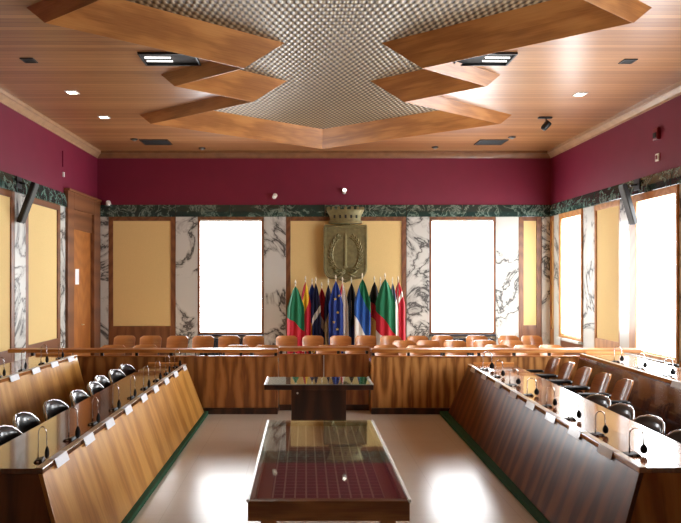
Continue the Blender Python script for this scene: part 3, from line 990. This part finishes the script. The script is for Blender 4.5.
for rn, Y, xs in rows:
    for k, px in enumerate(xs):
        lab = 'plywood chair behind the tribune, %s, %s from the door side' % (rn, ORD[k])
        loc = ((px - VX) * (Y + 0.2) / FX, Y + random.uniform(-0.04, 0.04), 0)
        if ply0 is None:
            ply0 = make_ply_chair(loc, lab, 'plywood chairs in the ' + rn)
        else:
            dup(ply0, loc, random.uniform(-0.07, 0.07), lab, 'plywood chairs in the ' + rn)

# ------------------------------------------------------------------ carpeted platforms
PH, PH2 = 0.05, 0.20
struct(MB().box(XL, -1.415, 2.6, Y_T - 0.03, 0, PH).build('floor_platform_left', M['carpet_green'], bevel=0.006))
struct(MB().box(XL, -2.98, 2.6, Y_T - 0.03, PH, PH2).build('floor_riser_left', M['carpet_green'], bevel=0.006))
struct(MB().prism([(1.86, 2.6, 0), (1.97, Y_T - 0.03, 0), (XR, Y_T - 0.03, 0), (XR, 2.6, 0)], (0, 0, PH)).build('floor_platform_right', M['carpet_green'], bevel=0.006))
struct(MB().box(3.62, XR, 2.6, Y_T - 0.03, PH, PH2).build('floor_riser_right', M['carpet_green'], bevel=0.006))

# ------------------------------------------------------------------ councillors' benches
def bench(label, tf, tb, bf, Yn, Yf, zt, zb, front_m, end_m, top_m, lean_n=0.12, lean_f=0.09):
    """tf/tb/bf: (near X, far X) of the top's front edge, back edge and the front panel's foot."""
    t = thing('council_bench', (0, 0, zb), label, 'bench')
    s = 1 if tb[1] > tf[1] else -1          # +1: seats to the right
    th = 0.035
    z1 = zt - zb
    def top_poly(z):
        p = [(tf[0], Yn, z), (tb[0], Yn, z), (tb[1], Yf, z), (tf[1], Yf, z)]
        return p if s > 0 else [p[1], p[0], p[3], p[2]]
    MB().hexa(top_poly(z1 - th), top_poly(z1)).build('desktop', top_m, t, bevel=0.004)
    # slanting front
    def fr(x, d):
        return x + s * d
    ztop = z1 - th
    a = [(bf[0], Yn - lean_n, 0), (fr(bf[0], 0.03), Yn - lean_n, 0), (fr(bf[1], 0.03), Yf + lean_f, 0), (bf[1], Yf + lean_f, 0)]
    b = [(tf[0], Yn, ztop), (fr(tf[0], 0.03), Yn, ztop), (fr(tf[1], 0.03), Yf, ztop), (tf[1], Yf, ztop)]
    if s < 0:
        a = [a[1], a[0], a[3], a[2]]; b = [b[1], b[0], b[3], b[2]]
    MB().hexa(a, b).build('front_panel', front_m, t, bevel=0.003)
    # ends
    for (Y, ly, i) in ((Yn, -lean_n, 0), (Yf, lean_f, 1)):
        dY = 0.03 if i == 0 else -0.03
        p = [(fr(bf[i], 0.032), Y + ly, 0), (tb[i] - s * 0.05, Y + ly, 0), (tb[i] - s * 0.02, Y, ztop), (fr(tf[i], 0.032), Y, ztop)]
        MB().prism(p, (0, dY, 0)).build('end_panel', end_m, t, bevel=0.003)
    # edge strip the cards sit on; its pale tone also paints a highlight
    w = 0.05
    p = [(tf[0], Yn, z1), (fr(tf[0], w), Yn, z1), (fr(tf[1], w), Yf, z1), (tf[1], Yf, z1)]
    q = [(x, y, z + 0.006) for x, y, z in p]
    if s < 0:
        p = [p[1], p[0], p[3], p[2]]; q = [q[1], q[0], q[3], q[2]]
    MB().hexa(p, q).build('pale_lit_strip', M['edge_pale_lit'], t, bevel=0.002)
    # raised lip at the tribune end
    x0, x1 = sorted((tf[1] + s * 0.08, tb[1]))
    MB().box(x0, x1, Yf - 0.025, Yf, z1, z1 + 0.03).build('lip', M['rail_wood'], t, bevel=0.004)
    # under-shelf on the seat side
    x0, x1 = sorted((fr(max(tf, key=abs), 0.05), tb[1] - s * 0.14))
    MB().box(x0, x1, Yn + 0.1, Yf - 0.1, z1 - 0.16, z1 - 0.14).build('shelf', end_m, t)
    return t

L1 = dict(tf=(-1.705, -1.70), tb=(-2.25, -2.25), bf=(-1.468, -1.463), Yn=4.16, Yf=9.2, zt=0.76, zb=PH)
R1 = dict(tf=(2.183, 2.337), tb=(2.79, 3.0), bf=(1.925, 2.079), Yn=4.18, Yf=9.2, zt=0.76, zb=PH)
L2 = dict(tf=(-3.30, -3.22), tb=(-3.85, -3.80), bf=(-3.14, -3.06), Yn=4.2, Yf=9.05, zt=0.91, zb=PH2)
R2 = dict(tf=(3.83, 3.95), tb=(4.45, 4.57), bf=(3.70, 3.82), Yn=4.2, Yf=9.2, zt=0.91, zb=PH2)
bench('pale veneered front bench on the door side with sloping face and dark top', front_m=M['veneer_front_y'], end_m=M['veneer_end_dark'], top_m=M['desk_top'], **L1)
bench('shade-toned veneered front bench on the window side with glossy lit top', front_m=M['veneer_front_shaded'], end_m=M['veneer_end'], top_m=M['desk_top_light'], **R1)
bench('veneered rear bench on the raised step along the door wall', front_m=M['veneer_front_y'], end_m=M['veneer_end'], top_m=M['desk_top_light'], lean_n=0.05, lean_f=0.05, **L2)
bench('dark glossy rear bench on the raised step along the window wall', front_m=M['veneer_gloss_dark'], end_m=M['veneer_end_dark'], top_m=M['desk_top_light'], lean_n=0.05, lean_f=0.05, **R2)

def edge_x(b, Y, key='tf'):
    f = (Y - b['Yn']) / (b['Yf'] - b['Yn'])
    return b[key][0] + (b[key][1] - b[key][0]) * f

# gooseneck microphones
def make_mic(loc, label, group, rz=0.0):
    """Root stem on the left, foam head hanging on the right (+x)."""
    t = thing('gooseneck_microphone', loc, label, 'microphone', rz, group)
    m = MB()
    m.hexa([(-0.045, -0.05, 0), (0.045, -0.05, 0), (0.045, 0.05, 0), (-0.045, 0.05, 0)],
           [(-0.035, -0.04, 0.012), (0.035, -0.04, 0.022), (0.035, 0.04, 0.022), (-0.035, 0.04, 0.012)])
    m.build('base', M['black_plastic'], t, bevel=0.004)
    pts = []
    for k in range(15):
        a = PI - PI * k / 14
        pts.append((0.028 + 0.038 * math.cos(a), 0.0, 0.185 + 0.042 * math.sin(a)))
    pts = [(-0.012, 0, 0.016), (-0.011, 0, 0.10)] + pts + [(0.069, 0, 0.13), (0.071, 0, 0.08)]
    MB().tube(pts, 0.0045, 8).build('gooseneck', M['chrome'], t, smooth=True)
    MB().lathe([(0.006, 0.095), (0.015, 0.08), (0.022, 0.06), (0.022, 0.038), (0.016, 0.022), (0.006, 0.014)], (0.072, 0, 0), 12).build('foam_head', M['foam'], t, smooth=True)
    MB().box(-0.01, 0.01, -0.051, -0.045, 0.004, 0.010).build('button', M['alu'], t)
    return t
mic0 = None
def place_mic(loc, rz, label, group, sc):
    global mic0
    if mic0 is None:
        mic0 = make_mic(loc, label, group, rz); mic0.scale = sc
    else:
        dup(mic0, loc, rz, label, group, sc)

# name cards folded over the desk edge
def make_card(loc, label, group, s, mat, rz=0.0):
    t = thing('name_card', loc, label, 'name card', rz, group)
    m = MB()   # s = +1: aisle towards -x
    h = 0.108
    m.hexa([(-0.006 * s, -h, 0.006), (-0.026 * s, -h, -0.054), (-0.026 * s, h, -0.054), (-0.006 * s, h, 0.006)],
           [(-0.002 * s, -h, 0.010), (-0.022 * s, -h, -0.052), (-0.022 * s, h, -0.052), (-0.002 * s, h, 0.010)])
    m.build('face', mat, t)
    MB().box(-0.003 * s, 0.04 * s, -h, h, 0.007, 0.010).build('flap', mat, t)
    return t

ctr = dict(L1='door-side front bench', R1='window-side front bench', L2='door-side rear bench', R2='window-side rear bench')
protos = {}
def seats(code, b, ys, s, card_dy, mat, msx=1.0):
    n = len(ys)
    for k, Y in enumerate(ys):
        o = n - 1 - k
        where = '%s from the tribune on the %s' % (ORD[o], ctr[code])
        x = edge_x(b, Y) + (-0.075 if s < 0 else 0.115)
        jit = random.uniform(-0.25, 0.25)
        place_mic((x - 0.02, Y, b['zt']), jit, 'black gooseneck microphone ' + where, 'microphones on ' + ctr[code],
                  (random.uniform(0.6, 0.9) if s < 0 else random.uniform(0.95, 1.5), 1, random.uniform(0.95, 1.12) if s < 0 else random.uniform(0.8, 1.1)))
        Yc = Y + card_dy
        if Yc < b['Yn'] + 0.115 or (code == 'R2' and k != 2):
            continue
        loc = (edge_x(b, Yc), Yc, b['zt'])
        lab = ('white' if s < 0 else 'pale translucent') + ' name card ' + where
        ang = 0.0
        if code not in protos:
            protos[code] = make_card(loc, lab, 'name cards on ' + ctr[code], s, mat)
        else:
            dup(protos[code], loc, 0, lab, 'name cards on ' + ctr[code])
mic_ys = [FX * (EYE - 0.76) / d for d in (183, 162, 146, 132, 120, 111, 103, 96, 89.5)]
seats('L1', L1, mic_ys, -1, 0.12, M['white_card'])
rys = [FX * (EYE - 0.76) / d for d in (177, 157, 141.5, 128.5, 117.5, 107.5, 99, 92)]
seats('R1', R1, rys, 1, 0.18, M['clear_card'])
seats('L2', L2, [5.2, 5.8, 6.4, 7.0, 7.55, 8.1, 8.65], -1, 0.14, M['white_card'])
seats('R2', R2, [5.3, 5.9, 6.5, 7.1, 7.7, 8.3], 1, 0.16, M['clear_card'])

# ------------------------------------------------------------------ black leather chairs
def make_leather_chair(loc, rz, label, group):
    """Faces -y in its own frame; back at +y."""
    t = thing('leather_chair', loc, label, 'chair', rz, group)
    m = MB()
    # padded, bowed back with rounded crown
    rings = []
    nv = 9
    for a in range(nv + 1):
        v = a / nv
        z = 0.42 + 0.32 * v
        hw = 0.212 * (1 - 0.5 * max(0, v - 0.55) ** 2 / 0.2025 * 0.9)
        if a == nv: hw *= 0.8
        ring = []
        n = 20
        for k in range(n):
            an = 2 * PI * k / n
            cx, sy = math.cos(an), math.sin(an)
            x = hw * math.copysign(abs(cx) ** 0.55, cx)
            y = 0.03 * math.copysign(abs(sy) ** 0.7, sy) * (0.5 if a == nv else 1)
            ring.append((x, 0.20 + y - 0.075 * (x / 0.212) ** 2 + 0.07 * v, z))
        rings.append(ring)
    m.rings(rings)
    bk = m.build('backrest', M['leather'], t, smooth=True)
    # chrome rim over the crown
    def rim_pt(v, sg):
        hw = 0.212 * (1 - 0.5 * max(0, v - 0.55) ** 2 / 0.2025 * 0.9) + 0.003
        return (sg * hw, 0.20 - 0.075 * (hw / 0.212) ** 2 + 0.07 * v, 0.42 + 0.32 * v)
    up = [rim_pt(v, 1) for v in (0.05, 0.2, 0.35, 0.5, 0.6, 0.7, 0.8, 0.88, 0.94)]
    top = []
    for k in range(1, 8):
        x = 0.10 - 0.20 * k / 8
        top.append((x, 0.20 - 0.075 * (x / 0.212) ** 2 + 0.07, 0.745 - 0.006 * (x / 0.1) ** 2))
    pts = up + top + [(-p[0], p[1], p[2]) for p in reversed(up)]
    MB().tube(pts, 0.009, 8).build('rim', M['chrome'], bk, smooth=True)
    MB().box(-0.212, 0.212, -0.24, 0.19, 0.36, 0.43).build('seat', M['leather'], t, bevel=0.03, seg=3)
    for s in (-1, 1):
        MB().tube([(s * 0.19, -0.2, 0.37), (s * 0.20, -0.22, 0.0)], 0.012).build('leg', M['chrome'], t)
        MB().tube([(s * 0.19, 0.14, 0.37), (s * 0.20, 0.22, 0.0)], 0.012).build('leg', M['chrome'], t)
        MB().tube([(s * 0.17, 0.12, 0.37), (s * 0.18, 0.21, 0.42), (s * 0.18, 0.215, 0.50)], 0.011).build('upright', M['chrome'], t)
    return t
lc0 = None
def place_lc(loc, rz, label, group):
    global lc0
    if lc0 is None:
        lc0 = make_leather_chair(loc, rz, label, group)
    else:
        dup(lc0, loc, rz, label, group)
# door side: face +x, back towards -x
lys = [5.14, 5.68, 6.25, 6.82, 7.36, 7.84, 8.36, 8.85]
lxs = [-0.04, 0.03, 0.0, -0.05, -0.05, 0.03, 0.02, 0.02]
for k, Y in enumerate(lys):
    place_lc((-2.25 - lxs[k], Y, PH), PI / 2 - 0.12 + random.uniform(-0.12, 0.12),
             'black leather chair %s from the tribune behind the %s' % (ORD[len(lys) - 1 - k], ctr['L1']), 'black chairs at ' + ctr['L1'])
# window side: face -x
rcy = [4.95, 5.5, 6.02, 6.5]
for k, Y in enumerate(rcy):
    place_lc((2.76 + 0.012 * k, Y, PH), -PI / 2 + 0.22 + random.uniform(-0.08, 0.08),
             'black leather chair %s from the viewer behind the %s' % (ORD[k], ctr['R1']), 'black chairs at ' + ctr['R1'])
for k, Y in enumerate([7.6, 8.2]):
    place_lc((-4.02, Y, PH2), PI / 2, 'black leather chair behind the %s, the one %s the tribune' % (ctr['L2'], ['farther from', 'nearer'][k]), 'black chairs at ' + ctr['L2'])
place_lc((4.72, 7.55, PH2), -PI / 2, 'black leather chair standing behind the ' + ctr['R2'], 'black chairs at ' + ctr['R2'])

# wooden armchairs with black arms on the window side
def make_arm_chair(loc, rz, label, group):
    t = thing('plywood_armchair', loc, label, 'chair', rz, group)
    m = MB(); shell_back(m, 0.32, 0.57, 0.85, 0.05, 0.20, 0.07, 0.016); m.build('backrest', M['ply'], t)
    m = MB(); seat_plate(m, 0.38, 0.42, 0.46, 0.03); m.build('seat', M['leather'], t, smooth=True)
    for s in (-1, 1):
        MB().tube([(s * 0.205, 0.19, 0.0), (s * 0.205, 0.19, 0.60), (s * 0.205, 0.17, 0.635), (s * 0.205, -0.20, 0.635), (s * 0.205, -0.22, 0.61), (s * 0.205, -0.22, 0.0)], 0.014).build('arm_frame', M['black_plastic'], t, smooth=True)
        MB().box(s * 0.205 - 0.022, s * 0.205 + 0.022, -0.20, 0.14, 0.636, 0.664).build('arm_pad', M['black_plastic'], t, bevel=0.008)
        MB().tube([(s * 0.205, 0.12, 0.44), (s * 0.17, 0.19, 0.47), (s * 0.16, 0.215, 0.60)], 0.011).build('upright', M['black_plastic'], t)
    MB().tube([(-0.205, 0.0, 0.425), (0.205, 0.0, 0.425)], 0.011).build('cross_bar', M['black_plastic'], t)
    return t
ac0 = None
for k, (X, Y) in enumerate([(3.24, 6.92), (3.22, 7.37), (3.21, 7.84), (3.2, 8.31), (3.2, 8.78)]):
    lab = 'plywood armchair with black arms %s from the tribune behind the %s' % (ORD[4 - k], ctr['R1'])
    if ac0 is None:
        ac0 = make_arm_chair((X, Y, PH), -PI / 2, lab, 'armchairs at ' + ctr['R1'])
    else:
        dup(ac0, (X, Y, PH), -PI / 2 + random.uniform(-0.08, 0.08), lab)
dup(ac0, (4.80, 8.3, PH2), -PI / 2, 'plywood armchair behind the ' + ctr['R2'] + ' against the bright blind', 'armchairs at ' + ctr['R2'])

# ------------------------------------------------------------------ display table
tx0, tx1, ty0, ty1 = -0.32, 0.586, 3.575, 5.59
tcx, tcy = (tx0 + tx1) / 2, (ty0 + ty1) / 2
tb = thing('display_table', (tcx, tcy, 0), 'long glass-topped display table with a maroon grid board in mid floor', 'table')
hw, hl = (tx1 - tx0) / 2, (ty1 - ty0) / 2
m = MB()
m.box(-hw, hw, -hl, -hl + 0.05, 0.64, 0.752); m.box(-hw, hw, hl - 0.05, hl, 0.64, 0.752)
m.box(-hw, -hw + 0.04, -hl + 0.05, hl - 0.05, 0.64, 0.752); m.box(hw - 0.04, hw, -hl + 0.05, hl - 0.05, 0.64, 0.752)
m.build('case_frame', M['table_wood'], tb, bevel=0.005)
MB().box(-hw + 0.04, hw - 0.04, -hl + 0.05, hl - 0.05, 0.66, 0.72).build('grid_board', M['board'], tb)
MB().box(-hw + 0.006, hw - 0.006, -hl + 0.02, hl - 0.006, 0.753, 0.761).build('glass_top', M['glass'], tb)
for s in (-1, 1):
    MB().box(s * hw - 0.008, s * hw + 0.008, -hl, hl, 0.745, 0.763).build('metal_edge', M['alu'], tb, bevel=0.002)
    for y in (-hl + 0.12, hl - 0.12):
        MB().hexa([(s * (hw - 0.13) - 0.03, y - 0.03, 0), (s * (hw - 0.13) + 0.03, y - 0.03, 0), (s * (hw - 0.13) + 0.03, y + 0.03, 0), (s * (hw - 0.13) - 0.03, y + 0.03, 0)],
                  [(s * (hw - 0.11) - 0.045, y - 0.045, 0.64), (s * (hw - 0.11) + 0.045, y - 0.045, 0.64), (s * (hw - 0.11) + 0.045, y + 0.045, 0.64), (s * (hw - 0.11) - 0.045, y + 0.045, 0.64)]).build('leg', M['table_wood'], tb, bevel=0.004)

# speaking desk behind it
sd = thing('speaking_desk', (0.155, 7.43, 0), 'small dark desk on a solid block pedestal in front of the tribune', 'desk')
MB().box(-0.61, 0.61, -0.29, 0.29, 0.75, 0.805).build('desktop', M['dark_wood'], sd, bevel=0.004)
MB().box(-0.575, 0.575, -0.26, 0.265, 0.806, 0.812).build('glass_inlay', M['glass'], sd)
for s in (-1, 1):
    MB().box(s * 0.605 - 0.008, s * 0.605 + 0.008, -0.29, 0.29, 0.806, 0.814).build('metal_edge', M['alu'], sd)
MB().box(-0.60, 0.60, -0.292, -0.28, 0.806, 0.812).build('metal_edge', M['grey_plastic'], sd)
MB().box(-0.31, 0.31, -0.20, 0.22, 0.0, 0.75).build('pedestal', M['dark_wood'], sd, bevel=0.005)
MB().lathe([(0.012, 0), (0.012, -0.006)], (-0.24, -0.20, 0.70), 12, 'Y').build('lock', M['alu'], sd)
# ------------------------------------------------------------------ light
w = bpy.data.worlds.new('world'); S.world = w
w.use_nodes = True
w.node_tree.nodes['Background'].inputs[0].default_value = (0.9, 0.95, 1.0, 1)
w.node_tree.nodes['Background'].inputs[1].default_value = 0.3

cam = bpy.data.cameras.new('camera')
co = bpy.data.objects.new('camera', cam); C.objects.link(co)
co.location = (0, 0, EYE)
co.rotation_euler = (PI / 2, 0, 0)
cam.sensor_fit = 'HORIZONTAL'; cam.sensor_width = 36.0
cam.lens = FX / 681.0 * 36.0
cam.shift_x = (340.5 - VX) / 681.0
cam.shift_y = (VY - 261.5) / 681.0
cam.clip_start = 0.05
S.camera = co
S.view_settings.view_transform = 'Standard'
S.view_settings.look = 'None'
S.view_settings.gamma = 1.0
S.view_settings.exposure = 0.15
S.view_settings.use_curve_mapping = False
S.cycles.use_denoising = True
S.cycles.max_bounces = 10
S.cycles.diffuse_bounces = 6

for o in S.objects:
    if o.get('label') and not 4 <= len(o['label'].split()) <= 16:
        print('LABEL LENGTH', len(o['label'].split()), o['label'])
